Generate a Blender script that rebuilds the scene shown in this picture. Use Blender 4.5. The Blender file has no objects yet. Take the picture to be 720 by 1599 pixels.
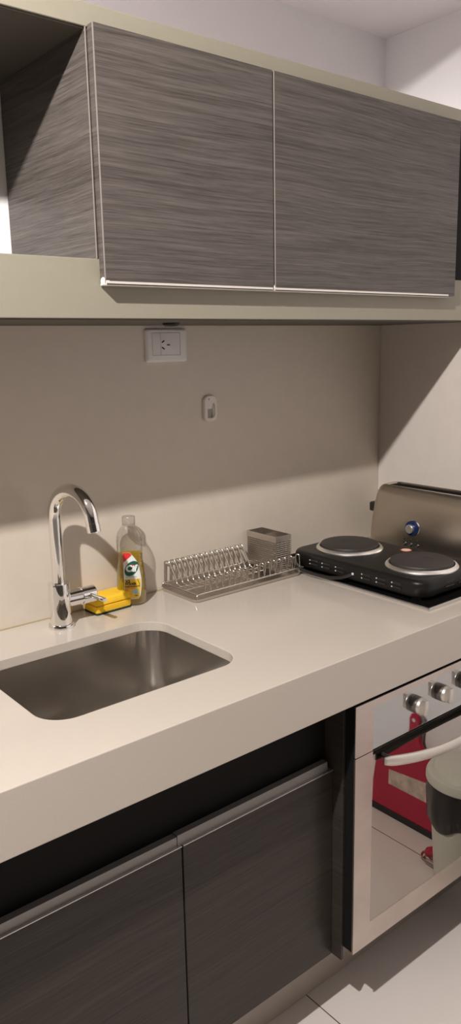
import bpy, bmesh, math, random
from mathutils import Vector, Matrix
random.seed(4)
PI = math.pi
SC = bpy.context.scene
COL = SC.collection

# ------------------------------------------------------------------ camera
def make_camera():
    yaw, pit, rol = (math.radians(a) for a in (39.2659, -12.0078, -1.1693))
    F = Vector((math.sin(yaw)*math.cos(pit), math.cos(yaw)*math.cos(pit), math.sin(pit)))
    r0 = Vector((math.cos(yaw), -math.sin(yaw), 0)); u0 = r0.cross(F)
    R = math.cos(rol)*r0 + math.sin(rol)*u0
    U = -math.sin(rol)*r0 + math.cos(rol)*u0
    cd = bpy.data.cameras.new('camera'); co = bpy.data.objects.new('camera', cd); COL.objects.link(co)
    cd.sensor_fit = 'VERTICAL'; cd.sensor_height = 24.0; cd.lens = 24.0*1227.75/1599.0
    cd.clip_start = 0.02
    m = Matrix((R, U, -F)).transposed().to_4x4(); m.translation = Vector((-0.2138, -1.533, 1.4804))
    co.matrix_world = m
    SC.camera = co
make_camera()

# ------------------------------------------------------------------ world, lights, exposure
w = bpy.data.worlds.new('world'); SC.world = w; w.use_nodes = True
w.node_tree.nodes['Background'].inputs[0].default_value = (1, 0.93, 0.85, 1)
w.node_tree.nodes['Background'].inputs[1].default_value = 0.0
SC.view_settings.view_transform = 'Standard'; SC.view_settings.look = 'None'
SC.view_settings.gamma = 1.0; SC.view_settings.use_curve_mapping = False
SC.view_settings.exposure = 0.0
SC.cycles.max_bounces = 10; SC.cycles.diffuse_bounces = 6; SC.cycles.glossy_bounces = 6
SC.cycles.transparent_max_bounces = 12

def light(name, kind, loc, power, color, size, rot=(0, 0, 0), sy=None):
    d = bpy.data.lights.new(name, kind); d.energy = power; d.color = color
    if kind == 'AREA':
        d.size = size
        if sy: d.shape = 'RECTANGLE'; d.size_y = sy
    else: d.shadow_soft_size = size
    o = bpy.data.objects.new(name, d); COL.objects.link(o); o.location = loc; o.rotation_euler = rot
    return o
# the ceiling spot over the kitchen aisle, in front of the cabinets
ks = light('kitchen_spot', 'SPOT', (-0.52, -1.06, 2.45), 212, (1.0, 0.94, 0.89), 0.022)
ks.data.spot_size = math.pi; ks.data.spot_blend = 0.29      # a downlight: nothing goes up to the ceiling
# weak soft fill added further back in the room, no known lamp there
light('room_fill', 'AREA', (-1.0, -3.6, 2.47), 0.5, (1.0, 0.90, 0.80), 0.9)

# ------------------------------------------------------------------ materials
def mat(name, col=(.8, .8, .8), rough=.5, metal=0.0, spec=.5, noise=0.0, nscale=(40, 40, 40), bump=0.0, coat=0.0):
    m = bpy.data.materials.new(name); m.use_nodes = True
    nt = m.node_tree; b = nt.nodes['Principled BSDF']
    b.inputs['Base Color'].default_value = (*col, 1); b.inputs['Roughness'].default_value = rough
    b.inputs['Metallic'].default_value = metal; b.inputs['Specular IOR Level'].default_value = spec
    b.inputs['Coat Weight'].default_value = coat
    tc = nt.nodes.new('ShaderNodeTexCoord'); mp = nt.nodes.new('ShaderNodeMapping')
    mp.inputs['Scale'].default_value = nscale
    nt.links.new(tc.outputs['Object'], mp.inputs[0])
    n = nt.nodes.new('ShaderNodeTexNoise'); n.inputs['Scale'].default_value = 1.0; n.inputs['Detail'].default_value = 4
    nt.links.new(mp.outputs[0], n.inputs['Vector'])
    rp = nt.nodes.new('ShaderNodeValToRGB')
    rp.color_ramp.elements[0].position = .3; rp.color_ramp.elements[1].position = .7
    rp.color_ramp.elements[0].color = (*[c*(1-noise) for c in col], 1)
    rp.color_ramp.elements[1].color = (*[min(1, c*(1+noise)) for c in col], 1)
    nt.links.new(n.outputs[0], rp.inputs[0]); nt.links.new(rp.outputs[0], b.inputs['Base Color'])
    if bump:
        bp = nt.nodes.new('ShaderNodeBump'); bp.inputs['Strength'].default_value = bump; bp.inputs['Distance'].default_value = .002
        nt.links.new(n.outputs[0], bp.inputs['Height']); nt.links.new(bp.outputs[0], b.inputs['Normal'])
    return m

def wood(name, dark, mid, light_, rough=.42, grain='x'):
    m = bpy.data.materials.new(name); m.use_nodes = True
    nt = m.node_tree; b = nt.nodes['Principled BSDF']; L = nt.links.new
    b.inputs['Roughness'].default_value = rough; b.inputs['Specular IOR Level'].default_value = .25
    tc = nt.nodes.new('ShaderNodeTexCoord')
    # slow waviness so the grain lines wander
    n0 = nt.nodes.new('ShaderNodeTexNoise'); n0.inputs['Scale'].default_value = 3.2; n0.inputs['Detail'].default_value = 1
    L(tc.outputs['Object'], n0.inputs['Vector'])
    sc = nt.nodes.new('ShaderNodeVectorMath'); sc.operation = 'SCALE'; sc.inputs['Scale'].default_value = .02
    L(n0.outputs['Color'], sc.inputs[0])
    ad = nt.nodes.new('ShaderNodeVectorMath'); L(tc.outputs['Object'], ad.inputs[0]); L(sc.outputs[0], ad.inputs[1])
    outs = []
    for (s, z, det) in ((1.4, 60, 5), (5, 300, 4), (18, 900, 2)):
        mp = nt.nodes.new('ShaderNodeMapping'); mp.inputs['Scale'].default_value = (s, s, z)
        L(ad.outputs[0], mp.inputs[0])
        n = nt.nodes.new('ShaderNodeTexNoise'); n.inputs['Scale'].default_value = 1; n.inputs['Detail'].default_value = det
        n.inputs['Roughness'].default_value = .62
        L(mp.outputs[0], n.inputs['Vector']); outs.append(n)
    a = nt.nodes.new('ShaderNodeMath'); a.operation = 'MULTIPLY'; a.inputs[1].default_value = .24; L(outs[0].outputs[0], a.inputs[0])
    c = nt.nodes.new('ShaderNodeMath'); c.operation = 'MULTIPLY_ADD'; c.inputs[1].default_value = .46
    L(outs[1].outputs[0], c.inputs[0]); L(a.outputs[0], c.inputs[2])
    e = nt.nodes.new('ShaderNodeMath'); e.operation = 'MULTIPLY_ADD'; e.inputs[1].default_value = .30
    L(outs[2].outputs[0], e.inputs[0]); L(c.outputs[0], e.inputs[2])
    rp = nt.nodes.new('ShaderNodeValToRGB'); cr = rp.color_ramp
    cr.elements[0].position = .39; cr.elements[0].color = (*dark, 1)
    cr.elements[1].position = .61; cr.elements[1].color = (*light_, 1)
    k = cr.elements.new(.49); k.color = (*mid, 1)
    L(e.outputs[0], rp.inputs[0]); L(rp.outputs[0], b.inputs['Base Color'])
    bp = nt.nodes.new('ShaderNodeBump'); bp.inputs['Strength'].default_value = .25; bp.inputs['Distance'].default_value = .001
    L(e.outputs[0], bp.inputs['Height']); L(bp.outputs[0], b.inputs['Normal'])
    return m

def tile_mat():
    m = bpy.data.materials.new('floor_tile'); m.use_nodes = True
    nt = m.node_tree; b = nt.nodes['Principled BSDF']; L = nt.links.new
    b.inputs['Roughness'].default_value = .22
    tc = nt.nodes.new('ShaderNodeTexCoord'); sx = nt.nodes.new('ShaderNodeSeparateXYZ'); L(tc.outputs['Object'], sx.inputs[0])
    def line(out, off, size, wdt):
        a = nt.nodes.new('ShaderNodeMath'); a.operation = 'SUBTRACT'; L(out, a.inputs[0]); a.inputs[1].default_value = off - 50*size
        f = nt.nodes.new('ShaderNodeMath'); f.operation = 'MODULO'; L(a.outputs[0], f.inputs[0]); f.inputs[1].default_value = size
        g = nt.nodes.new('ShaderNodeMath'); g.operation = 'LESS_THAN'; L(f.outputs[0], g.inputs[0]); g.inputs[1].default_value = wdt
        return g
    gx = line(sx.outputs[0], .886, .614, .0028); gy = line(sx.outputs[1], -1.36, 1.228, .0028)
    mx = nt.nodes.new('ShaderNodeMath'); mx.operation = 'MAXIMUM'; L(gx.outputs[0], mx.inputs[0]); L(gy.outputs[0], mx.inputs[1])
    n = nt.nodes.new('ShaderNodeTexNoise'); n.inputs['Scale'].default_value = 5; L(tc.outputs['Object'], n.inputs['Vector'])
    rp = nt.nodes.new('ShaderNodeValToRGB')
    rp.color_ramp.elements[0].color = (.67, .62, .585, 1); rp.color_ramp.elements[1].color = (.73, .68, .645, 1)
    L(n.outputs[0], rp.inputs[0])
    mc = nt.nodes.new('ShaderNodeMixRGB'); L(mx.outputs[0], mc.inputs[0]); L(rp.outputs[0], mc.inputs[1]); mc.inputs[2].default_value = (.10, .07, .05, 1)
    L(mc.outputs[0], b.inputs['Base Color'])
    return m

def see_through(name, tint, gloss, rough=.03, body=None, body_fac=0.0, emboss=0.0):
    m = bpy.data.materials.new(name); m.use_nodes = True
    nt = m.node_tree; L = nt.links.new; nt.nodes.remove(nt.nodes['Principled BSDF'])
    out = nt.nodes['Material Output']
    t = nt.nodes.new('ShaderNodeBsdfTransparent'); t.inputs[0].default_value = (*tint, 1)
    last = t
    if body:
        d = nt.nodes.new('ShaderNodeBsdfDiffuse'); d.inputs[0].default_value = (*body, 1)
        tl = nt.nodes.new('ShaderNodeBsdfTranslucent'); tl.inputs[0].default_value = (*body, 1)
        mm = nt.nodes.new('ShaderNodeMixShader'); mm.inputs[0].default_value = .5; L(d.outputs[0], mm.inputs[1]); L(tl.outputs[0], mm.inputs[2])
        m2 = nt.nodes.new('ShaderNodeMixShader'); m2.inputs[0].default_value = body_fac; L(t.outputs[0], m2.inputs[1]); L(mm.outputs[0], m2.inputs[2])
        last = m2
    g = nt.nodes.new('ShaderNodeBsdfGlossy'); g.inputs['Roughness'].default_value = rough
    lw = nt.nodes.new('ShaderNodeLayerWeight'); lw.inputs[0].default_value = .3
    ma = nt.nodes.new('ShaderNodeMath'); ma.operation = 'MULTIPLY_ADD'; ma.inputs[1].default_value = gloss; ma.inputs[2].default_value = .03
    L(lw.outputs['Facing'], ma.inputs[0])
    mx = nt.nodes.new('ShaderNodeMixShader'); L(ma.outputs[0], mx.inputs[0]); L(last.outputs[0], mx.inputs[1]); L(g.outputs[0], mx.inputs[2])
    if emboss:
        tc = nt.nodes.new('ShaderNodeTexCoord'); v = nt.nodes.new('ShaderNodeTexVoronoi'); v.inputs['Scale'].default_value = 90
        L(tc.outputs['Object'], v.inputs['Vector'])
        bp = nt.nodes.new('ShaderNodeBump'); bp.inputs['Strength'].default_value = emboss; bp.inputs['Distance'].default_value = .004
        L(v.outputs['Distance'], bp.inputs['Height']); L(bp.outputs[0], g.inputs['Normal'])
    L(mx.outputs[0], out.inputs[0])
    return m

def perforated(name, col, pitch, hole):
    m = mat(name, col, .35, 1.0)
    nt = m.node_tree; L = nt.links.new; b = nt.nodes['Principled BSDF']
    tc = nt.nodes.new('ShaderNodeTexCoord'); sx = nt.nodes.new('ShaderNodeSeparateXYZ'); L(tc.outputs['Object'], sx.inputs[0])
    sm = nt.nodes.new('ShaderNodeMath'); L(sx.outputs[0], sm.inputs[0]); L(sx.outputs[1], sm.inputs[1])
    def cell(out):
        f = nt.nodes.new('ShaderNodeMath'); f.operation = 'PINGPONG'; L(out, f.inputs[0]); f.inputs[1].default_value = pitch/2
        p = nt.nodes.new('ShaderNodeMath'); p.operation = 'POWER'; L(f.outputs[0], p.inputs[0]); p.inputs[1].default_value = 2
        return p
    a, c = cell(sm.outputs[0]), cell(sx.outputs[2])
    s = nt.nodes.new('ShaderNodeMath'); L(a.outputs[0], s.inputs[0]); L(c.outputs[0], s.inputs[1])
    g = nt.nodes.new('ShaderNodeMath'); g.operation = 'GREATER_THAN'; L(s.outputs[0], g.inputs[0]); g.inputs[1].default_value = hole*hole
    L(g.outputs[0], b.inputs['Alpha'])
    return m

M = {}
M['wall_far'] = mat('darkened_far_wall', (.09, .082, .075), .8)  # unseen far walls, coloured dark to cut the bounce light
M['wall'] = mat('white_paint', (.82, .80, .81), .7, noise=.01, nscale=(9, 9, 9))
M['ceil'] = mat('ceiling_paint', (.76, .73, .72), .8, noise=.01, nscale=(6, 6, 6))
M['floor'] = tile_mat()
M['splash'] = mat('greige_backsplash', (.60, .535, .455), .38, noise=.02, nscale=(30, 30, 30))
M['splash_pale'] = mat('pale_greige_backsplash', (.60, .55, .505), .42, noise=.02, nscale=(30, 30, 30))
M['stone'] = mat('beige_quartz', (.51, .46, .405), .13, noise=.035, nscale=(700, 700, 700))
M['board'] = mat('beige_laminate', (.27, .25, .195), .45, noise=.015, nscale=(60, 60, 60))
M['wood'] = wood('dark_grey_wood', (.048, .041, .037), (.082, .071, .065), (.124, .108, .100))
M['wood_low'] = wood('dark_grey_wood_shaded', (.026, .021, .017), (.036, .030, .0245), (.049, .041, .034), rough=.34)  # same wood as above, darkened for the dimmer light low down
M['black'] = mat('black_interior', (.008, .0075, .007), .7, spec=.15)
M['dark_brown'] = mat('dark_brown_sheet', (.065, .057, .042), .5)  # dark brown for the thin underside sheets
M['edge'] = mat('light_edge_band', (.24, .215, .195), .5)
M['alu'] = mat('brushed_aluminium', (.62, .60, .58), .35, .9, noise=.06, nscale=(3, 300, 300))
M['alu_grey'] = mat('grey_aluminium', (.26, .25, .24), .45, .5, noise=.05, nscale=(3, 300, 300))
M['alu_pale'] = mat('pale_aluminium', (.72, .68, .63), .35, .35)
M['plinth'] = mat('beige_plinth', (.42, .37, .32), .4)
M['chrome'] = mat('chrome', (.86, .85, .84), .045, 1.0)
M['wire'] = mat('stainless_wire', (.62, .58, .53), .22, 1.0)
M['steel'] = mat('brushed_steel', (.60, .55, .50), .30, 1.0, noise=.07, nscale=(2, 2, 260))
M['sink'] = mat('sink_steel', (.54, .51, .475), .24, 1.0, noise=.04, nscale=(25, 25, 120))
M['oven_steel'] = mat('oven_steel', (.62, .55, .50), .34, 1.0, noise=.07, nscale=(8, 8, 14))
M['panel_grey'] = mat('grey_mirror_panel', (.50, .50, .49), .025, 1.0, noise=.02)
M['mirror'] = mat('mirror_glass', (.46, .42, .385), .012, 1.0)
M['handle_steel'] = mat('satin_handle', (.66, .62, .57), .38, .85)
M['toaster'] = mat('bronze_steel', (.54, .48, .41), .33, 1.0, noise=.05, nscale=(240, 4, 4))
M['black_pl'] = mat('black_plastic', (.014, .013, .013), .33)
M['black_enamel'] = mat('black_enamel', (.009, .0085, .008), .36, spec=.28)
M['ring_steel'] = mat('polished_ring', (.90, .88, .85), .36, 1.0)
M['iron'] = mat('cast_iron', (.032, .027, .025), .55, noise=.12, nscale=(300, 300, 300))
M['black_glass'] = mat('black_glass', (.006, .006, .006), .05)
M['white_pl'] = mat('white_plastic', (.76, .73, .74), .35)
M['white_pl2'] = mat('white_plastic_module', (.70, .67, .68), .30)
M['cream_pl'] = mat('cream_plastic', (.74, .69, .64), .35)
M['grey_win'] = mat('grey_insert', (.33, .30, .27), .4)
M['blue'] = mat('blue_dial', (.012, .030, .105), .25, .3)
M['yellow'] = mat('yellow_sponge', (.86, .53, .02), .9, noise=.10, nscale=(500, 500, 500), bump=.5)
M['scour'] = mat('green_scourer', (.018, .035, .02), .95, noise=.5, nscale=(800, 800, 800), bump=.6)
M['bottle'] = see_through('clear_plastic', (.92, .91, .89), .85, rough=.05, emboss=.45)
M['liquid'] = see_through('yellow_soap', (.86, .70, .03), .10, body=(.66, .50, .010), body_fac=.68)
M['lab_white'] = mat('label_white', (.74, .76, .72), .4)
M['lab_yellow'] = mat('label_yellow', (.80, .50, .03), .4)
M['lab_red'] = mat('label_red', (.66, .03, .03), .4)
M['lab_green'] = mat('label_green', (.012, .10, .065), .4)
M['lab_ink'] = mat('label_ink', (.03, .035, .03), .5)
M['lab_blue'] = mat('label_pale_blue', (.38, .52, .47), .4)
M['lab_orange'] = mat('label_orange', (.80, .28, .04), .4)
M['crimson'] = mat('crimson_plastic', (.40, .010, .045), .35)
M['knob_grey'] = mat('dark_knob_base', (.16, .145, .13), .35, .6)
M['grey_pl'] = mat('grey_plastic', (.26, .23, .22), .4)
M['bin'] = mat('pale_grey_plastic', (.56, .57, .50), .4)
M['bag'] = mat('black_bag', (.012, .012, .012), .22, noise=.2, nscale=(60, 60, 25), bump=1.0)
M['rubber'] = mat('dark_rubber', (.02, .018, .018), .7)
M['sticker'] = mat('sticker_cream', (.80, .60, .50), .5)
M['sticker_red'] = mat('sticker_red', (.60, .10, .06), .5)
M['tag_paper'] = mat('worn_label', (.52, .43, .36), .6, noise=.25, nscale=(40, 40, 40))
M['seal'] = mat('caulk', (.42, .34, .20), .6)

# ------------------------------------------------------------------ mesh helpers
def B(): return bmesh.new()
def box(bm, x0, x1, y0, y1, z0, z1, bev=0.0, seg=2):
    vs = [bm.verts.new((x, y, z)) for x in (x0, x1) for y in (y0, y1) for z in (z0, z1)]
    fs = [bm.faces.new([vs[i] for i in f]) for f in ((0, 1, 3, 2), (4, 6, 7, 5), (0, 4, 5, 1), (2, 3, 7, 6), (0, 2, 6, 4), (1, 5, 7, 3))]
    if bev:
        es = list({e for f in fs for e in f.edges})
        bmesh.ops.bevel(bm, geom=es, offset=bev, segments=seg, affect='EDGES', profile=.5)
    return bm
def rring(cx, cy, hx, hy, r, n=6):
    """rounded rectangle outline, counter-clockwise"""
    pts = []
    for (sx, sy, a0) in ((1, 1, 0), (-1, 1, 90), (-1, -1, 180), (1, -1, 270)):
        for k in range(n+1):
            a = math.radians(a0 + 90*k/n)
            pts.append((cx + sx*(hx-r) + r*math.cos(a), cy + sy*(hy-r) + r*math.sin(a)))
    return pts
def loft(bm, rings, cap0=True, cap1=True, closed=False):
    R = [[bm.verts.new(p) for p in ring] for ring in rings]
    n = len(R[0])
    pairs = list(zip(R[:-1], R[1:])) + ([(R[-1], R[0])] if closed else [])
    for a, b in pairs:
        for i in range(n):
            bm.faces.new((a[i], a[(i+1) % n], b[(i+1) % n], b[i]))
    if cap0 and not closed: bm.faces.new(list(reversed(R[0])))
    if cap1 and not closed: bm.faces.new(R[-1])
    return R
def rprism(bm, cx, cy, hx, hy, r, z0, z1, bev=0.0, n=6):
    """rounded-rectangle slab in plan with an eased top edge"""
    rg = [[(x, y, z0) for x, y in rring(cx, cy, hx, hy, r, n)]]
    if bev:
        for k in range(4):
            a = PI/2*k/3
            d = bev*(1-math.cos(a))
            rg.append([(x, y, z1-bev+bev*math.sin(a)) for x, y in rring(cx, cy, hx-d, hy-d, max(r-d, .0005), n)])
    else: rg.append([(x, y, z1) for x, y in rring(cx, cy, hx, hy, r, n)])
    loft(bm, rg)
def tube(bm, pts, r, n=10, closed=False, radii=None, caps=True):
    P = [Vector(p) for p in pts]; m = len(P)
    T = []
    for i in range(m):
        if closed: t = P[(i+1) % m] - P[i-1]
        else: t = P[min(i+1, m-1)] - P[max(i-1, 0)]
        T.append(t.normalized())
    up = Vector((0, 0, 1)) if abs(T[0].z) < .9 else Vector((1, 0, 0))
    N = (up - T[0]*up.dot(T[0])).normalized()
    rings = []
    for i in range(m):
        N = (N - T[i]*N.dot(T[i])).normalized(); Bn = T[i].cross(N)
        rr = radii[i] if radii else r
        rings.append([tuple(P[i] + rr*(math.cos(2*PI*k/n)*N + math.sin(2*PI*k/n)*Bn)) for k in range(n)])
    loft(bm, rings, caps, caps, closed)
def bend(pts, rad, n=5):
    """round the inner corners of a polyline"""
    P = [Vector(p) for p in pts]; out = [P[0]]
    for i in range(1, len(P)-1):
        a = P[i-1]-P[i]; b = P[i+1]-P[i]
        ra = min(rad, a.length*.48, b.length*.48)
        p0 = P[i]+a.normalized()*ra; p1 = P[i]+b.normalized()*ra
        for k in range(n+1):
            t = k/n; out.append(p0*(1-t)**2 + P[i]*2*t*(1-t) + p1*t*t)
    out.append(P[-1]); return out
def lathe(bm, prof, c=(0, 0, 0), axis='z', n=40, cap0=True, cap1=True):
    rings = []
    for r, h in prof:
        ring = []
        for k in range(n):
            a = 2*PI*k/n; u, v = r*math.cos(a), r*math.sin(a)
            if axis == 'z': p = (c[0]+u, c[1]+v, c[2]+h)
            elif axis == 'x': p = (c[0]+h, c[1]+u, c[2]+v)
            else: p = (c[0]+v, c[1]-h, c[2]+u)      # axis 'y': h grows towards the viewer's side (-y)
            ring.append(p)
        rings.append(ring)
    loft(bm, rings, cap0, cap1)
def obj(name, bm, m, parent=None, smooth=None, bevel=0.0, loc=None):
    bmesh.ops.recalc_face_normals(bm, faces=bm.faces)
    me = bpy.data.meshes.new(name); bm.to_mesh(me); bm.free()
    me.materials.append(M[m] if isinstance(m, str) else m)
    if smooth is not None:
        me.shade_smooth()
        me.set_sharp_from_angle(angle=math.radians(smooth))
    o = bpy.data.objects.new(name, me); COL.objects.link(o)
    if parent:
        o.parent = parent
        if loc is None:                      # meshes are written in world metres; undo the parent's place
            o.matrix_parent_inverse = world_of(parent).inverted()
    if loc is not None: o.location = loc
    if bevel:
        b = o.modifiers.new('bevel', 'BEVEL'); b.width = bevel; b.segments = 2; b.limit_method = 'ANGLE'; b.angle_limit = math.radians(40)
    return o
def world_of(o):
    if o is None: return Matrix()
    return world_of(o.parent) @ o.matrix_parent_inverse @ o.matrix_basis
def tag(o, label, cat, group=None):
    o['label'] = label; o['category'] = cat
    if group: o['group'] = group
    return o
def thing(name, label, cat, loc, rz=0.0, group=None):
    o = bpy.data.objects.new(name, None); COL.objects.link(o)
    o.empty_display_size = .05
    o.location = loc; o.rotation_euler = (0, 0, rz)
    return tag(o, label, cat, group)
def struct(name, bm, m, **k):
    o = obj(name, bm, m, **k); o['kind'] = 'structure'; return o

# ------------------------------------------------------------------ room
XW, XR, XL, YF, ZC, ZS, YS = 1.6177, 1.6137, -3.4, -5.4, 2.52, 2.2813, -.52
bm = B(); box(bm, XL-.1, XR+.1, YF-.1, .1, -.08, 0); struct('floor', bm, 'floor')
bm = B(); box(bm, XL-.1, XR+.1, 0, .1, 0, 2.7); struct('wall_back', bm, 'wall')
bm = B(); box(bm, XW, XW+.1, YF, 0, 0, 2.7); struct('wall_right', bm, 'wall')
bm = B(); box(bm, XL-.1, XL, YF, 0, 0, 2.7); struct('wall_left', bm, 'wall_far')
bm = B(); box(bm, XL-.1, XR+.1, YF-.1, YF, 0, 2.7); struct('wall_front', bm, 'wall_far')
bm = B()
pr = [(YF, ZC), (YS, ZC), (YS, ZS), (0, ZS), (0, 2.7), (YF, 2.7)]     # the ceiling drops over the cabinets
loft(bm, [[(XL, y, z) for y, z in pr], [(XW, y, z) for y, z in pr]])
struct('ceiling', bm, 'ceil')

# ------------------------------------------------------------------ wall cabinet
YB = -.3318
cab = thing('wall_cabinet', 'dark wood-grain wall cabinet framed by thick beige boards above the sink', 'cabinet', (.8, 0, 1.5285))
bm = B(); box(bm, -1.2, XR, YB, -.006, 1.5285, 1.6256); obj('bottom_board', bm, 'board', cab, bevel=.0012)
bm = B(); box(bm, -1.2, XR, YB, -.002, 1.9776, 2.0130); obj('top_board', bm, 'board', cab, bevel=.0012)
bm = B(); box(bm, -1.2, XR-.001, YB+.004, -.006, 1.5262, 1.5284); o = obj('underside_panel', bm, 'dark_brown', cab); o['label'] = 'dark brown underside'
bm = B(); box(bm, -1.2, .4908, YB+.004, -.004, 1.9752, 1.9775); o = obj('underside_panel', bm, 'dark_brown', cab); o['label'] = 'dark brown underside of the open niche'
bm = B(); box(bm, .491, .509, YB+.001, -.004, 1.6258, 1.9750); sp = obj('side_panel', bm, 'wood', cab)
bm = B(); box(bm, .4902, .4918, YB-.0006, YB+.0012, 1.6258, 1.9774); obj('edge_band', bm, 'edge', sp)
bm = B(); box(bm, -.068, -.050, YB+.001, -.004, 1.6258, 1.9750); obj('side_panel', bm, 'wood', cab)  # unseen left end, added to keep stray light out of the niche
bm = B(); box(bm, 1.455, 1.473, YB+.001, -.004, 1.6258, 1.9774); obj('side_panel', bm, 'wood', cab)
bm = B(); box(bm, .509, 1.455, -.02, -.004, 1.6258, 1.9774); obj('back_panel', bm, 'black', cab)
fp = B(); box(fp, 1.474, XR-.001, -.326, -.312, 1.6258, 1.9774); bm = B(); box(bm, -1.2, XR-.001, YB+.025, -.003, 2.0132, 2.0150); obj('top_bounce_sheet', bm, 'wall', cab)  # unseen white sheet added on top to bounce light onto the wall above
f = obj('filler_panel', fp, 'black', cab); f['label'] = 'black filler panel beside the right door'
for (x0, x1, nm) in ((.4939, .8755, 0), (.8790, 1.473, 1)):
    bm = B(); box(bm, x0, x1, -.3503, YB-.001, 1.5855, 1.9800); d = obj('door', bm, 'wood', cab, bevel=.0008)
    d['label'] = 'narrower left door' if nm == 0 else 'wider right door'
    bm = B(); box(bm, x0-.0006, x0+.0012, -.3507, -.3490, 1.5855, 1.9800); obj('edge_band', bm, 'edge', d)
    bm = B()
    hx0, hx1 = (x0-.001, x1-.006) if nm == 0 else (x0-.006, x1-.03)
    box(bm, hx0, hx1, -.3545, -.334, 1.5815, 1.5855, .001)
    box(bm, hx0, hx1, -.3545, -.3520, 1.5815, 1.5885, .0008)
    h = obj('handle_profile', bm, 'alu_pale', d); h['label'] = 'pale metal grip strip along the door bottom'
    bm = B(); lathe(bm, [(.0005, .0), (.006, .0005), (.0075, .003), (.0075, .010)], (hx0-.001, -.343, 1.5885), 'x', 20); obj('end_cap', bm, 'cream_pl', h, smooth=40)
bm = B(); lathe(bm, [(.018, 0), (.018, -.004), (.014, -.007), (.003, -.0075)], (.738, -.19, 1.5264), 'z', 28)
o = obj('cable_cap', bm, 'black_pl', cab, smooth=40)

# ------------------------------------------------------------------ backsplash, worktop, sink
bm = B(); box(bm, -1.2, XR-.0005, -.004, -.0002, .9006, 1.5283)
tag(obj('backsplash', bm, 'splash'), 'greige backsplash slab behind the sink, between worktop and wall cabinet', 'backsplash')
bm = B(); box(bm, XR-.0002, XW-.0002, -.60, -.0045, .9006, 1.5283)
tag(obj('backsplash', bm, 'splash_pale'), 'greige backsplash slab on the right-hand wall behind the toaster', 'backsplash')

YW, ZW, ZWB = -.5952, .9, .7965
SXC, SYC, SHX, SHY, SR = .483, -.3138, .202, .1535, .056
def worktop():
    bm = B()
    x0, x1, y0, y1 = -1.2, XR-.0005, YW, -.0005
    hole = rring(SXC, SYC, SHX, SHY, SR, 10)
    zb = ZW-.020
    top_o = [bm.verts.new((x, y, ZW)) for x, y in ((x0, y0), (x1, y0), (x1, y1), (x0, y1))]
    top_h = [bm.verts.new((x, y, ZW)) for x, y in hole]
    es = [bm.edges.new((top_o[i], top_o[(i+1) % 4])) for i in range(4)]
    n = len(top_h); es += [bm.edges.new((top_h[i], top_h[(i+1) % n])) for i in range(n)]
    bmesh.ops.triangle_fill(bm, use_beauty=True, use_dissolve=False, edges=es)
    bot_h = [bm.verts.new((x, y, zb)) for x, y in hole]
    for i in range(n): bm.faces.new((top_h[i], top_h[(i+1) % n], bot_h[(i+1) % n], bot_h[i]))
    # front apron, its return underneath, then the slab's underside
    prof = [(YW, ZW), (YW, ZWB), (YW+.03, ZWB), (YW+.03, zb)]
    L_ = [top_o[0]] + [bm.verts.new((x0, y, z)) for y, z in prof[1:]]
    R_ = [top_o[1]] + [bm.verts.new((x1, y, z)) for y, z in prof[1:]]
    for i in range(3): bm.faces.new((L_[i], R_[i], R_[i+1], L_[i+1]))
    bk = [bm.verts.new((x1, y1, zb)), bm.verts.new((x0, y1, zb))]
    es = [bm.edges.get((L_[3], R_[3])) , bm.edges.new((R_[3], bk[0])), bm.edges.new((bk[0], bk[1])), bm.edges.new((bk[1], L_[3]))]
    es += [bm.edges.get((bot_h[i], bot_h[(i+1) % n])) for i in range(n)]
    bmesh.ops.triangle_fill(bm, use_beauty=True, use_dissolve=False, edges=es)
    bm.faces.new((top_o[3], top_o[2], bk[0], bk[1]))
    bm.faces.new((top_o[0], *L_[1:], bk[1], top_o[3])); bm.faces.new((top_o[1], *R_[1:], bk[0], top_o[2]))
    wt = obj('worktop', bm, 'stone', bevel=.0016)
    bm = B(); box(bm, x0, x1-.006, -.0068, -.0042, ZW+.0002, ZW+.0022); obj('caulk_line', bm, 'seal', wt)
    return tag(wt, 'beige quartz worktop with thick front edge and a cut-out for the sink', 'worktop')
worktop()

sink = thing('sink', 'undermounted rectangular stainless steel sink bowl sunk in the beige worktop', 'sink', (SXC, SYC, .70))
bm = B()
zt = ZW-.0205; rings = []
rings.append([(x, y, zt) for x, y in rring(SXC, SYC, SHX+.014, SHY+.014, SR+.012, 10)])
rings.append([(x, y, zt) for x, y in rring(SXC, SYC, SHX+.002, SHY+.002, SR, 10)])
for (dz, ins) in ((-.004, .000), (-.06, .002), (-.12, .004), (-.145, .007), (-.158, .013), (-.166, .023), (-.170, .036), (-.1715, .055)):
    r = max(SR-ins*.3, .03)
    rings.append([(x, y, zt+dz) for x, y in rring(SXC, SYC, SHX+.002-ins, SHY+.002-ins, r, 10)])
rings.append([(x, y, zt-.1745) for x, y in rring(SXC, SYC, .050, .050, .0499, 10)])
rings.append([(x, y, zt-.1755) for x, y in rring(SXC, SYC, .044, .044, .0439, 10)])
loft(bm, rings, False, True)
obj('bowl', bm, 'sink', sink, smooth=35)
bm = B(); lathe(bm, [(.001, .001), (.030, .001), (.034, .002), (.042, .004), (.044, .002), (.044, 0)], (SXC, SYC, zt-.1755), 'z', 36, False, False)
dr = obj('drain', bm, 'chrome', sink, smooth=40)
bm = B(); lathe(bm, [(.026, 0), (.026, .004), (.020, .007), (.004, .008)], (SXC, SYC, zt-.1750), 'z', 30); obj('drain_basket', bm, 'steel', dr, smooth=40)

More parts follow.
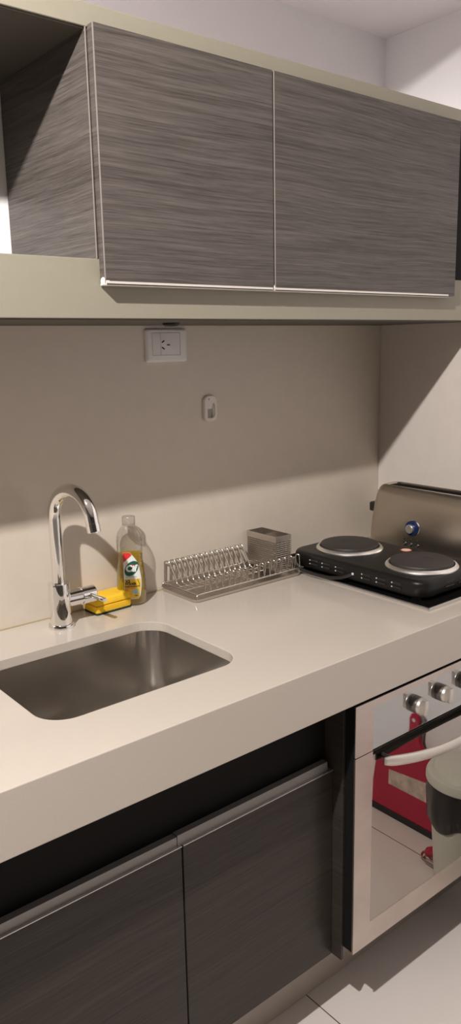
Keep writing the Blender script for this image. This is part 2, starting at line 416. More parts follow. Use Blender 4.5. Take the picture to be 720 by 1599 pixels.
# ------------------------------------------------------------------ base cabinet
YD, YP = -.5137, -.5413
bc = thing('base_cabinet', 'dark wood base cabinet with two doors under the sink worktop', 'cabinet', (.5, -.25, 0))
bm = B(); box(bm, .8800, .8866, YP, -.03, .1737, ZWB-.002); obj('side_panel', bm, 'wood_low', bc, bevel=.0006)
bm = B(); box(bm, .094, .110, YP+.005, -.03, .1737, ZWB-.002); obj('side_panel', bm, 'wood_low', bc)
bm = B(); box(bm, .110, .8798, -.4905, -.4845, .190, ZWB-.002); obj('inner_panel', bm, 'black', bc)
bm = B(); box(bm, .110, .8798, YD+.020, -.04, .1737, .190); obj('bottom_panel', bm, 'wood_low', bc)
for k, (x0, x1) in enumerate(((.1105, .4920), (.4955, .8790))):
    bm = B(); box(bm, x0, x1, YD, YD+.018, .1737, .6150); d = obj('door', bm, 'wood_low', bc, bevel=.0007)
    d['label'] = 'left door' if k == 0 else 'right door'
    bm = B()
    hx0, hx1 = (x0, .4850) if k == 0 else (.4865, x1-.012)
    box(bm, hx0, hx1, YD+.004, YD+.018, .6150, .6350 + .0015*k)
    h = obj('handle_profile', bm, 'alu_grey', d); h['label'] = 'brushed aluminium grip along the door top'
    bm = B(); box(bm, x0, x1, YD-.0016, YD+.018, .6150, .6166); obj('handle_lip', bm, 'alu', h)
bm = B(); box(bm, -1.2, XR-.001, -.4285, -.412, .0005, .172); obj('plinth', bm, 'plinth', bc)

# ------------------------------------------------------------------ oven
YO = -.5698; OX0, OX1, OZ0, OZ1, OZM = .8852, 1.4800, .2028, .7725, .6600
ov = thing('oven', 'stainless steel built-in oven with mirrored glass door beneath the worktop', 'oven', (1.18, -.3, .2028))
bm = B(); box(bm, OX0+.0020, OX1-.0020, YO+.0042, -.05, OZ0+.002, OZ1-.002); obj('body', bm, 'black', ov)
def frame(bm, x0, x1, z0, z1, ix0, ix1, iz0, iz1, y0, y1):
    a = [(x0, z0), (x1, z0), (x1, z1), (x0, z1)]; b = [(ix0, iz0), (ix1, iz0), (ix1, iz1), (ix0, iz1)]
    loft(bm, [[(x, y1, z) for x, z in a], [(x, y0, z) for x, z in a], [(x, y0, z) for x, z in b], [(x, y1, z) for x, z in b]], closed=True)
bm = B(); frame(bm, OX0, OX1, OZM+.0008, OZ1, .9385, 1.4270, OZM+.0008, .7570, YO, YO+.004)
cp = obj('control_panel', bm, 'oven_steel', ov, bevel=.0008)
bm = B(); box(bm, .9385, 1.4270, YO+.0012, YO+.0040, OZM+.0012, .7570); obj('control_glass', bm, 'panel_grey', cp)
bm = B(); frame(bm, OX0, OX1, OZ0, OZM-.0012, .9385, 1.4270, .2560, OZM-.0014, YO, YO+.004)
dd = obj('door', bm, 'oven_steel', ov, bevel=.0008)
bm = B(); box(bm, .9385, 1.4270, YO+.0012, YO+.0040, .2560, OZM-.0110); g = obj('glass_pane', bm, 'mirror', dd); g['label'] = 'dark mirrored glass pane'
bm = B(); box(bm, .9385, 1.4270, YO+.0022, YO+.0040, OZM-.0110, OZM-.001); obj('shadow_gap', bm, 'black', dd)
# bowed bar handle
bm = B(); pts = []; hx0, hx1 = .962, 1.4032
for k in range(33):
    t = k/32; s = 1-(2*t-1)**2
    pts.append((hx0+(hx1-hx0)*t, YO-.0125-.0300*s, .6320-.0200*s))
rings = []
for k, p in enumerate(pts):
    e = min(k, 32-k); sc = [.70, .94, 1][min(e, 2)]
    rings.append([(p[0], p[1]+.0075*sc*math.cos(a), p[2]+.0120*sc*math.sin(a)) for a in [2*PI*j/14 for j in range(14)]])
nf = 14
def half_bar(rings, j0, j1):
    return [[r[j % nf] for j in range(j0, j1+1)] for r in rings]
loft(bm, half_bar(rings, 3, 11))
hd = obj('handle', bm, 'handle_steel', dd, smooth=50)
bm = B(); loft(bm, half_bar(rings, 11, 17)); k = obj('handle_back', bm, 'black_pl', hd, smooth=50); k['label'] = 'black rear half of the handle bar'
for x in (.985, 1.380):
    bm = B(); lathe(bm, [(.006, -.002), (.006, .013)], (x, YO, .6280), 'y', 18); obj('handle_post', bm, 'black_pl', hd, smooth=50)
for x in (1.0772, 1.1658, 1.2544, 1.3430):
    zc = .7185
    bm = B(); lathe(bm, [(.0190, 0), (.0188, .009), (.0180, .0115)], (x, YO+.001, zc), 'y', 32)
    k = obj('knob', bm, 'knob_grey', ov, smooth=40); k['label'] = 'control knob with steel cap'
    bm = B(); lathe(bm, [(.0176, .0115), (.0186, .0128), (.0186, .0150), (.0174, .0165), (.0165, .0190), (.0150, .0196)], (x, YO+.001, zc), 'y', 32)
    box(bm, x-.0062, x+.0062, YO-.0290, YO-.0170, zc-.0168, zc+.0168, .0022)
    obj('knob_cap', bm, 'handle_steel', k, smooth=40)

# ------------------------------------------------------------------ hob
HX0, HX1, HY0, HY1 = 1.1570, 1.4500, -.5384, -.030
hob = thing('hob', 'black glass built-in hob with a thin bright edge, under the hot plate', 'hob', (1.30, -.28, .9))
bm = B(); box(bm, HX0+.004, HX1-.004, HY0+.004, HY1-.004, .9003, .9058, .0012); obj('glass_top', bm, 'black_glass', hob)
bm = B(); frame_pts = []
a = [(HX0, HY0), (HX1, HY0), (HX1, HY1), (HX0, HY1)]; b = [(HX0+.004, HY0+.004), (HX1-.004, HY0+.004), (HX1-.004, HY1-.004), (HX0+.004, HY1-.004)]
loft(bm, [[(x, y, .9003) for x, y in a], [(x, y, .9046) for x, y in a], [(x, y, .9060) for x, y in b], [(x, y, .9003) for x, y in b]], closed=True)
obj('edge_trim', bm, 'alu', hob)

# ------------------------------------------------------------------ double hot plate
PX0, PX1, PY0, PY1 = 1.166, 1.402, -.512, -.085
PZ = .9555
hp = thing('hot_plate', 'black double electric hot plate with two iron rings, standing on the hob', 'hot plate', (1.28, -.30, .9058))
bm = B(); cx, cy, hx, hy = (PX0+PX1)/2, (PY0+PY1)/2, (PX1-PX0)/2, (PY1-PY0)/2
rg = []
for (z, ins) in ((.9135, .010), (.9150, .006), (.9190, .003), (.9440, .000), (.9490, .0008), (.9525, .003), (.9547, .0065), (PZ, .011)):
    rg.append([(x, y, z) for x, y in rring(cx, cy, hx-ins, hy-ins, .040-ins*.4, 10)])
loft(bm, rg); body = obj('body', bm, 'black_enamel', hp, smooth=50)
for (x, y) in ((PX0+.03, PY0+.04), (PX1-.03, PY0+.04), (PX0+.03, PY1-.04), (PX1-.03, PY1-.04)):
    bm = B(); lathe(bm, [(.011, 0), (.013, .009)], (x, y, .9058), 'z', 18); obj('foot', bm, 'rubber', hp, smooth=50)
for (x, y) in ((1.283, -.190), (1.283, -.4195)):
    bm = B(); lathe(bm, [(.086, .0), (.0865, .003), (.083, .0075), (.0785, .0095), (.0770, .0080), (.0770, .0)], (x, y, PZ-.0006), 'z', 56)
    rgo = obj('trim_ring', bm, 'ring_steel', hp, smooth=35)
    bm = B(); lathe(bm, [(.0735, .0), (.0750, .006), (.0750, .0125), (.0735, .0148), (.0700, .0160), (.028, .0160), (.0265, .0148), (.001, .0146)], (x, y, PZ-.0004), 'z', 56)
    obj('heating_disc', bm, 'iron', hp, smooth=35)
for y in (-.1621, -.2049, -.2506, -.3354, -.3805, -.4259):
    bm = B()
    for z in (.9395, .9300):
        box(bm, PX0-.0006, PX0+.003, y-.026, y-.001, z-.0022, z+.0022, .0008)
    v = obj('vent_slots', bm, 'black_pl', hp)
    bm = B()
    for z in (.9395, .9300):
        box(bm, PX0-.0012, PX0+.001, y-.0012, y+.0022, z-.0014, z+.0014, .0005)
    obj('vent_glint', bm, 'alu_pale', v)
for x in (1.250, 1.300):
    bm = B()
    for z in (.9400, .9300): box(bm, x, x+.034, PY0-.0006, PY0+.003, z-.0016, z+.0016, .0008)
    obj('vent_slots', bm, 'black_glass', hp)
bm = B(); box(bm, PX0-.0014, PX0+.001, -.309, -.3035, .9310, .9365, .0006); il = obj('indicator_light', bm, 'cream_pl', hp); il['label'] = 'small pale square indicator light'
bm = B(); lathe(bm, [(.0145, 0), (.0145, .0006)], (1.3700, -.3050, PZ), 'z', 30); st = obj('sticker', bm, 'sticker_red', hp); st['label'] = 'small red and cream round sticker'
bm = B(); lathe(bm, [(.0115, 0), (.0115, .0010)], (1.3700, -.3050, PZ), 'z', 30); obj('sticker_centre', bm, 'sticker', st)
bm = B(); tube(bm, bend([(1.200, -.088, .935), (1.180, -.066, .928), (1.155, -.085, .925), (1.148, -.130, .918), (1.146, -.190, .9125), (1.150, -.250, .9145), (1.157, -.285, .922), (1.168, -.302, .932)], .03, 6), .0042, 10)
obj('power_cord', bm, 'black_pl', hp, smooth=60)

# ------------------------------------------------------------------ toaster
TX, TY, TH, TL = 1.5450, -.2600, .1850, .1900
to = thing('toaster', 'long-slot bronze steel toaster with a blue-ringed dial behind the hot plate', 'toaster', (TX, TY, .9))
bm = B(); rg = []
prof = [(.904, .050, .186), (.908, .056, .190), (.940, .0575, .190), (.985, .0555, .1865), (1.030, .0525, .1800), (1.055, .0500, .1745), (1.068, .0475, .1705), (1.077, .0435, .1660), (1.0825, .0385, .1610), (1.0850, .0330, .1555)]
for z, a_, b_ in prof: rg.append([(x, y, z) for x, y in rring(TX, TY, a_, b_, min(a_*.55, .030), 8)])
loft(bm, rg, True, False); obj('body', bm, 'toaster', to, smooth=50)
bm = B(); rg = []
for z, a_, b_ in ((1.0848, .0330, .1555), (1.0862, .0305, .1530), (1.0855, .0270, .1490), (1.0820, .0250, .1460)):
    rg.append([(x, y, z) for x, y in rring(TX, TY, a_, b_, a_*.62, 8)])
loft(bm, rg, False, False); obj('top_rim', bm, 'wire', to, smooth=50)
bm = B(); rg = []
for z, a_, b_ in ((1.0822, .0252, .1462), (1.0818, .0180, .1330), (1.0790, .0168, .1300), (1.000, .0150, .1280)):
    rg.append([(x, y, z) for x, y in rring(TX, TY, a_, b_, a_*.7, 8)])
loft(bm, rg, False, True); obj('slot', bm, 'black', to, smooth=50)
xf = TX-.0568; dy, dz = -.2330, .9815
bm = B(); lathe(bm, [(.0220, .0045), (.0225, .0010), (.0215, -.0005), (.0190, -.0008)], (xf, dy, dz), 'x', 40); dial = obj('dial', bm, 'chrome', to, smooth=40)
bm = B(); lathe(bm, [(.0212, .0005), (.0208, -.0060), (.0185, -.0085), (.0125, -.0090)], (xf, dy, dz), 'x', 40); obj('dial_ring', bm, 'blue', dial, smooth=40)
bm = B(); lathe(bm, [(.0122, -.0085), (.0122, -.0160), (.0112, -.0170), (.0005, -.0168)], (xf, dy, dz), 'x', 32); obj('dial_knob', bm, 'handle_steel', dial, smooth=40)
for y in (-.2085, -.2285, -.2505):
    bm = B(); lathe(bm, [(.0062, .002), (.0062, -.0020), (.0045, -.0035), (.0005, -.0042)], (xf-.0006, y, .9345), 'x', 20)
    k = obj('push_button', bm, 'black_pl', to, smooth=40)
    bm = B(); lathe(bm, [(.0030, -.0030), (.0026, -.0048), (.0004, -.0054)], (xf-.0006, y-.0005, .9340), 'x', 14); obj('button_cap', bm, 'chrome', k, smooth=60)
    bm = B(); lathe(bm, [(.0018, .001), (.0018, -.0008)], (xf-.0010, y+.001, .9480), 'x', 12); obj('mark_light', bm, 'black_glass', k)
bm = B(); box(bm, TX-.016, TX+.010, TY+.176, TY+.218, 0.996, 1.024, .006, 3); lv = obj('lever', bm, 'black_pl', to, smooth=50); lv['label'] = 'black push-down lever at the end'
for y in (TY-.14, TY+.14):
    bm = B(); box(bm, TX-.04, TX+.04, y-.012, y+.012, .9002, .9050, .0015); obj('foot', bm, 'rubber', to)
for y in (-.0900, -.3560):
    bm = B(); tube(bm, bend([(xf+.003, y+.010, .914), (xf-.010, y+.010, .916), (xf-.012, y-.012, .916), (xf+.003, y-.012, .914)], .006), .0022, 8)
    c = obj('cord_hook', bm, 'chrome', to, smooth=60); c['label'] = 'small chrome loop low on the toaster face'

# ------------------------------------------------------------------ faucet
FX, FY = .5105, -.0700
fa = thing('faucet', 'chrome gooseneck mixer faucet standing behind the sink', 'faucet', (FX, FY, .9))
bm = B(); lathe(bm, [(.0275, .0003), (.0275, .005), (.0262, .0085), (.0235, .0095)], (FX, FY, .9), 'z', 40); obj('base_ring', bm, 'chrome', fa, smooth=35)
bm = B(); lathe(bm, [(.0232, .008), (.0228, .094), (.0222, .0968), (.0150, .0975)], (FX, FY, .9), 'z', 40); obj('body', bm, 'chrome', fa, smooth=35)
dx, dyv = .16, -.987
rr, zc = .0620, 1.1400
pts = [(FX, FY, .995), (FX, FY, 1.03), (FX, FY, 1.07), (FX, FY, 1.105), (FX, FY, zc-.005)]
for k in range(1, 25):
    a = PI - k*math.radians(170)/24
    d = rr*(1+math.cos(a)); pts.append((FX+dx*d, FY+dyv*d, zc+rr*math.sin(a)))
e0, e1 = Vector(pts[-2]), Vector(pts[-1]); dv = (e1-e0).normalized()
pts.append(tuple(e1+dv*.008))
bm = B(); tube(bm, pts, .0135, 22); spo = obj('spout', bm, 'chrome', fa, smooth=40)
p0 = e1+dv*.008
bm = B(); tube(bm, [p0, p0+dv*.0012, p0+dv*.0014, p0+dv*.0180, p0+dv*.0190], .0135, 22, radii=[.0126, .0126, .0140, .0138, .0128]); obj('aerator', bm, 'chrome', spo, smooth=40)
bm = B(); lathe(bm, [(.0172, .014), (.0176, .040), (.0180, .0475)], (FX, FY, .9570), 'x', 30); hb = obj('handle_neck', bm, 'chrome', fa, smooth=35)
bm = B(); lathe(bm, [(.0168, .0475), (.0168, .0490), (.0195, .0492), (.0195, .0800), (.0185, .0812), (.001, .0812)], (FX, FY, .9570), 'x', 30); hn = obj('handle', bm, 'chrome', fa, smooth=35)
bm = B(); tube(bm, [(FX+.065, FY-.012, .9600), (FX+.067, FY-.030, .9595), (FX+.071, FY-.062, .9590), (FX+.072, FY-.068, .9590)], .0045, 14, radii=[.0042, .0046, .0050, .0040]); obj('lever', bm, 'chrome', hn, smooth=50)

# ------------------------------------------------------------------ sponge
sg = thing('sponge', 'yellow kitchen sponge with a dark green scouring underside beside the faucet', 'sponge', (.645, -.036, .9), math.radians(2))
def at_parent(name, bm, m, parent, **k):          # mesh written around the parent's own origin
    return obj(name, bm, m, parent, loc=(0, 0, 0), **k)
bm = B(); L2, W2 = .046, .027
prof = [(.0047, 0.0), (.007, .0008), (.0185, .0008), (.0195, -.0035), (.0215, -.0035), (.0225, .0008), (.0340, .0006), (.0365, -.0015), (.0372, -.004)]
rg = [[(x, y, z) for x, y in rring(0, 0, L2+d, W2+d, .006, 5)] for z, d in prof]
loft(bm, rg); at_parent('foam', bm, 'yellow', sg, smooth=50)
bm = B(); rprism(bm, 0, 0, L2+.0006, W2+.0006, .006, .0003, .0048); at_parent('scouring_pad', bm, 'scour', sg)

# ------------------------------------------------------------------ dish soap bottle
bo = thing('dish_soap_bottle', 'clear bottle of yellow dish soap with white and yellow label near the sponge', 'bottle', (.7075, -.0400, .9), math.radians(-30))
BP = [(.0005, .026, .018), (.003, .0300, .0210), (.010, .0320, .0225), (.030, .0335, .0230), (.060, .0330, .0230), (.090, .0305, .0220), (.112, .0285, .0215), (.130, .0290, .0215), (.148, .0300, .0215), (.160, .0290, .0210), (.170, .0255, .0195), (.178, .0200, .0170), (.184, .0150, .0145), (.187, .0135, .0135)]
def bp_at(z):
    for (z0, a0, b0), (z1, a1, b1) in zip(BP[:-1], BP[1:]):
        if z <= z1:
            t = max(0, (z-z0)/(z1-z0)); t = t*t*(3-2*t)*.4 + t*.6
            return a0+(a1-a0)*t, b0+(b1-b0)*t
    return BP[-1][1:]
def brow(z, ins=0.0, n=40):
    a, b = bp_at(z); a -= ins; b -= ins; out = []
    for k in range(n):
        th = 2*PI*k/n; c, s = math.cos(th), math.sin(th); e = 2/2.6
        out.append((a*math.copysign(abs(c)**e, c), b*math.copysign(abs(s)**e, s), z))
    return out
bm = B(); zs = [.0005, .003, .010]+[.020+.008*k for k in range(18)]+[.160, .165, .170, .174, .178, .181, .184, .187]
loft(bm, [brow(z) for z in zs], True, False); at_parent('bottle_body', bm, 'bottle', bo, smooth=60)
bm = B(); lq = [z for z in zs if z < .119]+[.1195]
loft(bm, [brow(max(z, .0025), .0014) for z in lq]); at_parent('liquid', bm, 'liquid', bo, smooth=60)
bm = B(); lathe(bm, [(.0138, .1860), (.0152, .1863), (.0152, .1885), (.0138, .1890), (.0150, .1900), (.0152, .2040), (.0140, .2058), (.001, .2060)], n=32)
cp_ = at_parent('cap', bm, see_through('frosted_cap', (.80, .76, .72), .5, .15, body=(.75, .70, .66), body_fac=.35), bo, smooth=40); cp_['label'] = 'clear flip cap'
def surf(s, z, off):
    a, b = bp_at(z); u = min(abs(s)/a, .995)
    return (s, -(b*(1-u**2.6)**(1/2.6))-off, z)
def patch(bm, rows, off, nc=24):
    nc = 24
    prev = None
    for z, s0, s1 in rows:
        cur = [bm.verts.new(surf(s0+(s1-s0)*k/nc, z, off)) for k in range(nc+1)]
        if prev:
            for k in range(nc): bm.faces.new((prev[k], prev[k+1], cur[k+1], cur[k]))
        prev = cur
LZ0, LZ1 = .0165, .1265
def lab_l(z): return -.0170 + (.0025*((.035-z)/.016)**2 if z < .035 else 0)
def lab_r(z):
    t = (z-LZ0)/(LZ1-LZ0)
    if t < .1: return .0195 - .006*((.1-t)/.1)**2
    if t < .62: return .0195 + .003*math.sin((t-.1)/.52*PI)
    q = (t-.62)/.38
    return .0195 - .0215*q**1.8
def frange(a, b, n): return [a+(b-a)*k/n for k in range(n+1)]
bm = B(); patch(bm, [(z, lab_l(z), lab_r(z)) for z in frange(LZ0, LZ1, 44)], .0005)
lb = at_parent('label', bm, 'lab_white', bo, smooth=60); lb['label'] = 'white and yellow front label'
def lab_part(name, m, rows, off, nc=10):
    bm = B(); patch(bm, rows, off, nc); return at_parent(name, bm, m, lb, smooth=60)
lab_part('label_yellow_field', 'lab_yellow', [(z, lab_l(z)+.0008, lab_r(z)-.0022) for z in frange(LZ0+.002, .0640, 24)], .0011)
lab_part('label_red_tab', 'lab_red', [(z, lab_l(z)+.0002, max(lab_l(z)+.0006, min(lab_l(z)+.0150*(z-.1030)/.0130, lab_r(z)-.0004))) for z in frange(.1035, LZ1-.0002, 14)], .0011)
def ell(cx, cz, a, b, tilt, n=22):
    rows = []
    for k in range(n+1):
        t = -1+2*k/n
        h = b*t; wd = a*math.sqrt(max(1-t*t, 0)); sh = tilt*h
        rows.append((cz+h, cx-wd+sh, cx+wd+sh))
    return rows
lab_part('logo_oval', 'lab_green', ell(.0012, .0890, .0148, .0175, .34), .0012, 14)
lab_part('label_stripe', 'lab_green', [(z, .0125+(.064-z)*.35, .0140+(.064-z)*.35) for z in frange(.050, .0640, 6)], .0015, 2)
lab_part('label_swatch', 'lab_blue', [(z, .0005, .0150) for z in frange(.0290, .0400, 5)], .0015, 6)
lab_part('label_band', 'lab_orange', [(z, -.0140, .0060) for z in frange(.0405, .0440, 2)], .0015, 6)
def text(s, size, cx, cz, m, off, shear=0.0, bold=0.0, name='lettering', sx=1.0):
    cu = bpy.data.curves.new('t', 'FONT'); cu.body = s; cu.size = size; cu.align_x = 'CENTER'; cu.align_y = 'CENTER'; cu.offset = bold; cu.shear = shear
    cu.resolution_u = 4
    to_ = bpy.data.objects.new('t', cu); COL.objects.link(to_)
    dg = bpy.context.evaluated_depsgraph_get(); dg.update()
    me = bpy.data.meshes.new_from_object(to_.evaluated_get(dg))
    bpy.data.objects.remove(to_); bpy.data.curves.remove(cu)
    bm = B(); bm.from_mesh(me); bpy.data.meshes.remove(me)
    for v in bm.verts:
        v.co = Vector(surf(cx+v.co.x*sx, cz+v.co.y, off))
    return at_parent(name, bm, m, lb)
text('Cif', .0205, -.0004, .0888, 'lab_white', .0018, .12, .0011, 'logo_lettering')
lab_part('logo_dot', 'lab_red', ell(.0040, .0972, .0020, .0020, 0, 8), .0021, 4)
text('X5', .0090, -.0085, .0590, 'lab_ink', .0017, 0, .0004)
text('PODER', .0078, -.0020, .0528, 'lab_ink', .0017, 0, .0003)
text('DESENGRASANTE', .0043, .0010, .0468, 'lab_ink', .0017, 0, .00015)
lab_part('label_rule', 'lab_ink', [(z, .0060, .0120) for z in frange(.0240, .0256, 2)], .0015, 6)
lab_part('label_rule', 'lab_blue', [(z, -.0120, .0120) for z in frange(.0688, .0704, 2)], .0015, 6)

# ------------------------------------------------------------------ dish rack
RX0, RX1, RY0, RY1 = .808, 1.153, -.1480, -.0060
dr = thing('dish_rack', 'stainless steel wire dish rack on a drip tray against the backsplash', 'dish rack', (.98, -.078, .9))
bm = B(); cx, cy, hx, hy = (RX0+RX1)/2, (RY0+RY1)/2, (RX1-RX0)/2, (RY1-RY0)/2
rg = []
for z, ins in ((.9003, .004), (.9040, .001), (.9085, .0000), (.9092, .0010), (.9085, .0030), (.9042, .0060), (.9032, .0100)):
    rg.append([(x, y, z) for x, y in rring(cx, cy, hx-ins, hy-ins, .014-ins*.3, 6)])
loft(bm, rg); obj('drip_tray', bm, 'steel', dr, smooth=45)
for (y, nm) in ((RY0+.004, 0), (RY1-.0025, 1)):
    bm = B(); zr = .9190
    tube(bm, bend([(RX0+.006, y, .9075), (RX0+.009, y, zr), (RX1-.009, y, zr), (RX1-.006, y, .9075)], .009), .0022, 10)
    obj('side_rail', bm, 'wire', dr, smooth=60)
bm = B()
for y in (-.090, -.060):
    tube(bm, [(.822, y, .9165), (1.120, y, .9165)], .0014, 8)
for x in (.818, .990, 1.120): tube(bm, [(x, RY0+.004, .9185), (x, RY1-.004, .9185)], .0018, 8)
obj('base_wires', bm, 'wire', dr, smooth=60)
n = 15
for k in range(n):
    x = .8250 + (1.0560-.8250)*k/(n-1)
    bm = B()
    tube(bm, bend([(x-.004, -.0095, .9185), (x-.004, -.0120, .9735), (x+.0015, -.0225, .9735), (x+.0050, -.0480, .9225), (x+.0060, -.0560, .9185), (x+.0060, -.0900, .9185)], .0055, 5), .0020, 8)
    obj('plate_hoop', bm, 'wire', dr, smooth=60)
for k in range(16):
    x = (.8560 + (1.1000-.8560)*k/13) if k < 14 else (1.1215 if k == 14 else 1.1470)
    bm = B()
    tube(bm, bend([(x+.001, -.1435, .9185), (x+.001, -.1405, .9530), (x-.003, -.1330, .9530), (x-.005, -.1305, .9190)], .0055, 5), .0019, 8)
    obj('front_hook', bm, 'wire', dr, smooth=60)

# ------------------------------------------------------------------ cutlery caddy
cax0, cax1, cay0, cay1, caz0, caz1 = 1.081, 1.132, -.1265, -.0165, .9205, 1.0070
cd_ = thing('cutlery_caddy', 'perforated steel cutlery caddy standing at the right end of the dish rack', 'caddy', ((cax0+cax1)/2, (cay0+cay1)/2, caz0))
pm = perforated('perforated_steel', (.50, .46, .41), .0055, .0019)
bm = B()
for (x0, x1, y0, y1) in ((cax0, cax0+.001, cay0, cay1), (cax1-.001, cax1, cay0, cay1), (cax0+.001, cax1-.001, cay1-.001, cay1)):
    box(bm, x0, x1, y0, y1, caz0, caz1-.014)
obj('perforated_wall', bm, pm, cd_)
bm = B(); box(bm, cax0+.001, cax1-.001, cay0+.001, cay1-.001, caz0, caz0+.001); obj('caddy_floor', bm, 'steel', cd_)
bm = B()
o4 = [(cax0-.0008, cay0-.0008), (cax1+.0008, cay0-.0008), (cax1+.0008, cay1+.0008), (cax0-.0008, cay1+.0008)]
i4 = [(cax0+.0012, cay0+.0012), (cax1-.0012, cay0+.0012), (cax1-.0012, cay1-.0012), (cax0+.0012, cay1-.0012)]
loft(bm, [[(x, y, caz1-.015) for x, y in o4], [(x, y, caz1) for x, y in o4], [(x, y, caz1) for x, y in i4], [(x, y, caz1-.015) for x, y in i4]], closed=True)
obj('rim_band', bm, 'steel', cd_)
bm = B(); box(bm, cax0+.0012, cax1-.0012, -.0720, -.0710, caz0+.002, caz1-.003); obj('divider', bm, 'steel', cd_)
bm = B()
for k in range(13):
    z = caz0+.004+k*.0053
    tube(bm, [(cax0+.0006, cay0-.0004, z), (cax1-.0006, cay0-.0004, z)], .0011, 6)
for x in (cax0+.0006, cax1-.0006): tube(bm, [(x, cay0, caz0), (x, cay0, caz1-.012)], .0012, 6)
e = obj('end_wires', bm, 'wire', cd_, smooth=60); e['label'] = 'closely spaced horizontal wires at the front end'

# ------------------------------------------------------------------ power outlet
so = thing('power_outlet', 'white three-pin wall outlet on the backsplash beneath the wall cabinet', 'outlet', (.853, -.004, 1.483))
def rplate(bm, x0, x1, z0, z1, r, y0, y1, bev):
    """rounded plate hugging the back wall; y1 is the front face"""
    cx, cz, hx, hz = (x0+x1)/2, (z0+z1)/2, (x1-x0)/2, (z1-z0)/2
    rg = [[(x, y0, z) for x, z in rring(cx, cz, hx, hz, r)]]
    for k in range(4):
        a = PI/2*k/3; d = bev*(1-math.cos(a))
        rg.append([(x, y1+bev-bev*math.sin(a), z) for x, z in rring(cx, cz, hx-d, hz-d, max(r-d*.6, .0006))])
    loft(bm, rg)
bm = B(); rplate(bm, .7945, .9090, 1.4440, 1.5195, .006, -.0042, -.0130, .006); obj('cover_frame', bm, 'white_pl', so, smooth=50)
bm = B(); rplate(bm, .8095, .8870, 1.4580, 1.5105, .002, -.0120, -.0144, .001); md = obj('module', bm, 'white_pl2', so, smooth=50)
bm = B(); box(bm, .8105, .8865, -.0147, -.0135, 1.4592, 1.4600); box(bm, .8858, .8866, -.0147, -.0135, 1.4592, 1.5092); box(bm, .8318, .8324, -.0147, -.0135, 1.4592, 1.5092); obj('module_seam', bm, 'grey_pl', md)
for (x, z, ang) in ((.8385, 1.4905, 32), (.8385, 1.4755, -32), (.8530, 1.4830, 0)):
    bm = B(); box(bm, -.0042, .0042, -.0005, .0008, -.0013, .0013)
    bmesh.ops.rotate(bm, verts=bm.verts, cent=(0, 0, 0), matrix=Matrix.Rotation(-math.radians(ang), 3, 'Y'))
    bmesh.ops.translate(bm, verts=bm.verts, vec=(x, -.0146, z))
    obj('pin_slot', bm, 'black', md)

# ------------------------------------------------------------------ small wall hook
hk = thing('adhesive_hook', 'small white adhesive hook stuck on the bare middle of the backsplash', 'hook', (.975, -.004, 1.33))
bm = B(); rplate(bm, .9550, .9955, 1.2975, 1.3615, .014, -.0042, -.0120, .004); hp_ = obj('backplate', bm, 'cream_pl', hk, smooth=50)
bm = B(); rplate(bm, .9640, .9790, 1.3060, 1.3285, .002, -.0115, -.0124, .0005); obj('window', bm, 'grey_win', hk, smooth=50)
bm = B(); tube(bm, bend([(.9840, -.0115, 1.3400), (.9840, -.0165, 1.3330), (.9835, -.0175, 1.3120), (.9740, -.0165, 1.3050)], .005), .0022, 10); obj('hook_arm', bm, 'cream_pl', hk, smooth=60)
bm = B(); lathe(bm, [(.0022, 0), (.0022, .0008)], (.9690, -.0118, 1.3520), 'y', 14); obj('peg_hole', bm, 'grey_win', hk)

# ------------------------------------------------------------------ dustpan, brush and pedal bin opposite the oven (mirrored in its door)
dp = thing('dustpan', 'crimson dustpan leaning upright on the right wall, mirrored in the oven door', 'dustpan', (1.58, -.963, 0))
ctr = -.9550
half = [(.020, .157), (.100, .155), (.165, .146), (.205, .130), (.235, .100), (.255, .066), (.275, .038), (.295, .024), (.330, .018), (.365, .018), (.378, .012), (.384, .002)]
def dpx(z): return 1.588
out = [(ctr-h, z) for z, h in half] + [(ctr+h, z) for z, h in reversed(half)]
bm = B(); loft(bm, [[(dpx(z)+.0145, y, z) for y, z in out], [(dpx(z), y, z) for y, z in out]]); pan = obj('pan', bm, 'crimson', dp, bevel=.004)
bm = B(); box(bm, dpx(0)-.003, dpx(0)+.0145, ctr-.160, ctr+.160, .0005, .022); obj('rubber_lip', bm, 'rubber', dp, bevel=.002)
bm = B()
lo = [(-1.0440, .112), (-.8830, .112), (-.8830, .178), (-1.0440, .162)]
loft(bm, [[(dpx(0)-.0002, y, z) for y, z in lo], [(dpx(0)-.0014, y, z) for y, z in lo]])
pl = obj('paper_label', bm, 'tag_paper', pan); pl['label'] = 'worn pale label on the pan'
bm = B(); lathe(bm, [(.006, .0012), (.006, -.001)], (dpx(.362), ctr, .362), 'x', 18); obj('hanging_hole', bm, 'bin', pan)
br = thing('hand_brush', 'grey hand brush tucked behind the crimson dustpan, its handle mirrored in the oven', 'brush', (1.607, -.95, 0))
bh = [(.165, -.962, .016), (.200, -.958, .014), (.260, -.952, .013), (.330, -.944, .013), (.358, -.941, .014), (.370, -.940, .011), (.376, -.940, .004)]
oc = [(c-h, z) for z, c, h in bh] + [(c+h, z) for z, c, h in reversed(bh)]
bm = B(); loft(bm, [[(1.6120, y, z) for y, z in oc], [(1.6040, y, z) for y, z in oc]]); obj('brush_handle', bm, 'grey_pl', br, bevel=.002)
bm = B(); box(bm, 1.6040, 1.6120, -1.060, -.880, .060, .170, .003); obj('brush_back', bm, 'grey_pl', br)
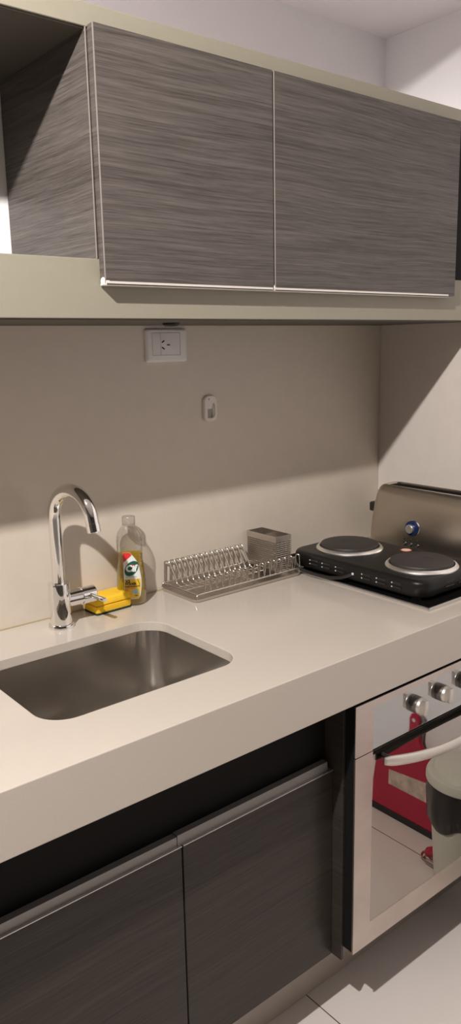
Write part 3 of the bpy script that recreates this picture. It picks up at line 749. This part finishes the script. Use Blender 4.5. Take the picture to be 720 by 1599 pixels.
bm = B(); box(bm, 1.6045, 1.6115, -1.056, -.884, .0008, .060); obj('bristles', bm, 'rubber', br)
bm = B(); lathe(bm, [(.0045, .0012), (.0045, -.001)], (1.6040, -.938, .352), 'x', 18); obj('hanging_hole', bm, 'bin', br)

BX, BY = 1.488, -.700
tb = thing('trash_bin', 'pale grey pedal bin with black bag opposite the oven, mirrored in its door', 'bin', (BX, BY, 0))
bm = B(); lathe(bm, [(.073, .0005), (.076, .006), (.080, .06), (.090, .20), (.097, .300), (.099, .306), (.096, .306)], (BX, BY, 0), 'z', 48); obj('bin_body', bm, 'bin', tb, smooth=40)
bm = B(); rg = []
for (z, r) in ((.198, .0935), (.215, .1015), (.250, .1050), (.290, .1045), (.318, .1030), (.330, .1000)):
    rg.append([(BX+(r+.0018*math.sin(7*a+z*60)+.0012*math.sin(13*a))*math.cos(a), BY+(r+.0018*math.sin(7*a+z*60)+.0012*math.sin(13*a))*math.sin(a), z+(.010*math.sin(3*a)+.006*math.sin(5*a+1) if z < .25 else 0)) for a in [2*PI*k/72 for k in range(72)]])
loft(bm, rg, False, False); obj('bin_bag', bm, 'bag', tb, smooth=70)
bm = B(); lathe(bm, [(.104, .318), (.108, .322), (.108, .336), (.104, .344), (.096, .347), (.092, .3465), (.086, .356), (.060, .368), (.001, .373)], (BX, BY, 0), 'z', 56, True, False); obj('lid', bm, 'bin', tb, smooth=30)
# pedal to the side that shows in the oven glass
ang = math.radians(276); ux, uy = math.cos(ang), math.sin(ang)
P = lambda r, t, z: (BX+ux*r-uy*t, BY+uy*r+ux*t, z)
bm = B(); tube(bm, bend([P(.068, -.030, .020), P(.125, -.029, .016), P(.148, 0, .014), P(.125, .029, .016), P(.068, .030, .020)], .02, 6), .0038, 10); pe = obj('pedal_loop', bm, 'wire', tb, smooth=60)
bm = B(); tube(bm, [P(.074, 0, .062), P(.096, 0, .044), P(.122, 0, .026), P(.132, 0, .020)], .012, 12, radii=[.010, .015, .015, .008]); obj('pedal', bm, 'crimson', pe, smooth=60)
